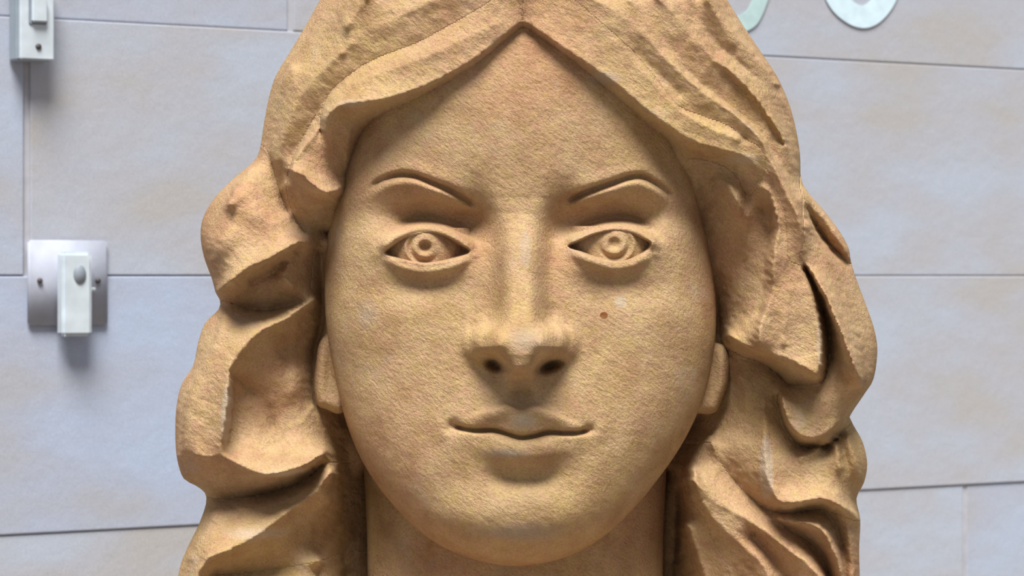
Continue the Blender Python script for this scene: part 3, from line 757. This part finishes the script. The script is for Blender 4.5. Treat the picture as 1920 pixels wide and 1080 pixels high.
def tidy(lab, cell):
    # every lock is one connected piece: stray crumbs join the lock beside them
    H_, W_ = lab.shape; comp = -np.ones(lab.shape, int); sizes = []
    L_ = lab.tolist(); C_ = cell.tolist(); M = [[-1]*W_ for _ in range(H_)]; info = []
    for j in range(H_):
        for i in range(W_):
            if C_[j][i] and M[j][i] < 0:
                k = len(info); l = L_[j][i]; st = [(j, i)]; M[j][i] = k; cells = []; nb = {}
                while st:
                    a, b = st.pop(); cells.append((a, b))
                    for c, d in ((a+1, b), (a-1, b), (a, b+1), (a, b-1)):
                        if 0 <= c < H_ and 0 <= d < W_ and C_[c][d]:
                            if L_[c][d] == l:
                                if M[c][d] < 0: M[c][d] = k; st.append((c, d))
                            else: nb[L_[c][d]] = nb.get(L_[c][d], 0)+1
                info.append((l, cells, nb))
    big = {}
    for l, cells, nb in info: big[l] = max(big.get(l, 0), len(cells))
    out = lab.copy(); drop = []
    for l, cells, nb in info:
        if len(cells) < big[l]:
            a = np.array(cells)
            if nb: out[a[:,0], a[:,1]] = max(nb, key=nb.get)
            else: cell[a[:,0], a[:,1]] = False
    return out
lab = tidy(lab, cell); lab = tidy(lab, cell)
for k in list(range(len(LOCKS)))+[100, 101]:
    cl = cell & (lab == k)
    if cl.sum() < 20: continue
    o = emit('hair_lock', U, V, Wd, cl, STONE, hair, skirt=70)

# ------------------------------------------------------------------ shoulders and plinth below the view
def loft(name, rings, mat, parent, n=64):
    co = []; f = []
    for (z, a, b, yc) in rings:
        t = np.linspace(0, 2*np.pi, n, endpoint=False)
        co.append(np.stack([a*np.sign(np.cos(t))*np.abs(np.cos(t))**0.8, yc+b*np.sign(np.sin(t))*np.abs(np.sin(t))**0.8, np.full(n, z)], 1))
    for k in range(len(rings)-1):
        a = k*n+np.arange(n); b = k*n+(np.arange(n)+1) % n
        f.append(np.stack([a, b, b+n, a+n], 1))
    o = mesh_obj(name, np.vstack(co), np.vstack(f), mat, parent)
    return o
yb = D0+0.12
loft('shoulders', [(0.45,0.01,0.01,yb),(0.45,0.24,0.17,yb),(0.60,0.27,0.19,yb),(0.85,0.33,0.20,yb),(1.05,0.39,0.20,yb),(1.14,0.38,0.18,yb),(1.19,0.30,0.15,yb),(1.23,0.16,0.11,yb),(1.25,0.11,0.08,yb)], STONE, bust)
loft('plinth', [(0.0,0.01,0.01,yb),(0.0,0.34,0.27,yb),(0.08,0.34,0.27,yb),(0.10,0.30,0.23,yb),(0.40,0.29,0.22,yb),(0.45,0.32,0.25,yb),(0.455,0.01,0.01,yb)], PAVING, bust)

# ------------------------------------------------------------------ things fixed to the wall
def wall_at(u, v, off=0.0):      # point on the wall surface, in world space
    s = wall_s(u); y = Y0+s*math.sin(TH); x = s*math.cos(TH); z = ZC-(v-HZ)*y/F
    n = (math.sin(TH), -math.cos(TH))
    return Vector((x+n[0]*off, y+n[1]*off, z))
METAL = plain('brushed_grey_plate', (0.40, 0.43, 0.53), 0.75, 0.0)
WHITE = plain('white_plastic', (0.62, 0.70, 0.78), 0.35)
GREYP = plain('grey_plastic', (0.26, 0.30, 0.36), 0.5)
CASE = plain('grey_metal_case', (0.30, 0.36, 0.42), 0.45)
DARK = plain('dark_screw', (0.10, 0.09, 0.09), 0.6, 0.3)
PAINT = plain('pale_wall_paint', (0.66, 0.84, 0.96), 0.8, bump=0.3)
PAINT2 = plain('pale_green_wall_paint', (0.48, 0.66, 0.68), 0.8, bump=0.3)
def lbox(w_, d_, h_, bev=0.002, seg=3, loc=(0,0,0)):
    """box with its back on y=0 coming out to y=-d, centred on x and z"""
    bm = bmesh.new(); bmesh.ops.create_cube(bm, size=1.0)
    bmesh.ops.scale(bm, vec=(w_, d_, h_), verts=bm.verts)
    bmesh.ops.translate(bm, vec=(loc[0], loc[1]-d_/2, loc[2]), verts=bm.verts)
    bmesh.ops.bevel(bm, geom=list(bm.edges), offset=bev, segments=seg, affect='EDGES')
    return bm
def disc(r, d_, loc, sx_=1.0, sz_=1.0, seg=20):
    bm = bmesh.new(); bmesh.ops.create_cone(bm, cap_ends=True, segments=seg, radius1=r, radius2=r*0.9, depth=d_)
    bmesh.ops.rotate(bm, cent=(0,0,0), matrix=__import__('mathutils').Matrix.Rotation(math.pi/2, 3, 'X'), verts=bm.verts)
    bmesh.ops.scale(bm, vec=(sx_, 1, sz_), verts=bm.verts)
    bmesh.ops.translate(bm, vec=(loc[0], loc[1]-d_/2, loc[2]), verts=bm.verts)
    return bm
# doorbell plate and push
pc = wall_at(124, 530, 0.0015)
plate = empty('blanking_plate', pc, TH); tag(plate, 'square blue-grey metal plate screwed to the wall behind the white bell push', 'wall plate')
bm_obj('plate', lbox(0.082, 0.005, 0.083, 0.002), METAL, plate, True)
for sx_ in (-0.030, 0.030):
    s_ = bm_obj('screw', disc(0.0028, 0.0015, (sx_, -0.006, 0.002)), DARK, plate, True)
pb = wall_at(128, 551, 0.0078)
bell = empty('bell_push', pb, TH); tag(bell, 'white plastic bell push with round grey button on the square metal plate', 'doorbell')
bm_obj('body', lbox(0.031, 0.017, 0.082, 0.0035, 4), WHITE, bell, False)
bm_obj('button', disc(0.0066, 0.0016, (0.002, -0.0168, 0.019), 1.0, 1.45), GREYP, bell, True)
bm_obj('fixing_tab', lbox(0.010, 0.002, 0.005, 0.0008, 2, (0.0195, -0.001, 0.004)), WHITE, bell, True)
# rocker switch
ps = wall_at(49, 33, 0.0015)
sw = empty('light_switch', ps, TH); tag(sw, 'narrow surface-mounted rocker switch in a pale grey case, cut by the top left edge', 'switch')
bm_obj('back_box', lbox(0.036, 0.020, 0.086, 0.0015), CASE, sw)
bm_obj('front_plate', lbox(0.034, 0.006, 0.085, 0.0012, 2, (0.001, -0.020, 0)), WHITE, sw)
bm_obj('rocker_surround', lbox(0.018, 0.002, 0.026, 0.0008, 2, (0.001, -0.0255, 0.004)), GREYP, sw)
bm_obj('rocker', lbox(0.015, 0.005, 0.023, 0.0012, 2, (0.0018, -0.0265, 0.0048)), WHITE, sw)
bm_obj('screw', disc(0.0030, 0.0012, (0.002, -0.0262, -0.030)), DARK, sw, True)
# brushed paint marks on the wall
def paint_mark(name, cpx, outer, inner, a0, a1, mat, label, seed):
    c = wall_at(*cpx, 0.0014); r_ = random.Random(seed)
    bm = bmesh.new(); n = 60; rows = []
    for k in range(n+1):
        a = math.radians(a0+(a1-a0)*k/n); row = []
        jit = 1+0.012*math.sin(k*0.31+seed)
        for t in (0, 0.33, 0.66, 1):
            rx = (outer[0]*(1-t)+inner[0]*t)*jit; rz = (outer[1]*(1-t)+inner[1]*t)*jit
            row.append((math.cos(a)*rx, math.sin(a)*rz))
        rows.append(row)
    V0 = [[bm.verts.new((x, -0.0008, z)) for x, z in row] for row in rows]
    V1 = [[bm.verts.new((x, 0.0, z)) for x, z in row] for row in rows]
    for k in range(n):
        for j in range(3):
            bm.faces.new((V0[k][j], V0[k][j+1], V0[k+1][j+1], V0[k+1][j]))
            bm.faces.new((V1[k][j], V1[k+1][j], V1[k+1][j+1], V1[k][j+1]))
        bm.faces.new((V0[k][0], V0[k+1][0], V1[k+1][0], V1[k][0])); bm.faces.new((V0[k][3], V1[k][3], V1[k+1][3], V0[k+1][3]))
    bmesh.ops.recalc_face_normals(bm, faces=bm.faces)
    o = bm_obj(name, bm, mat, None, False, c, (0, 0, TH)); tag(o, label, 'painted mark'); return o
paint_mark('painted_stroke', (1612,-45), (0.058,0.060), (0.026,0.034), 165, 375, PAINT, 'thick white painted bowl of a letter on the upper right wall', 4)
paint_mark('painted_stroke', (1368,-30), (0.054,0.058), (0.034,0.038), 250, 375, PAINT2, 'pale green-white painted curve touching the hair at the upper right', 5)
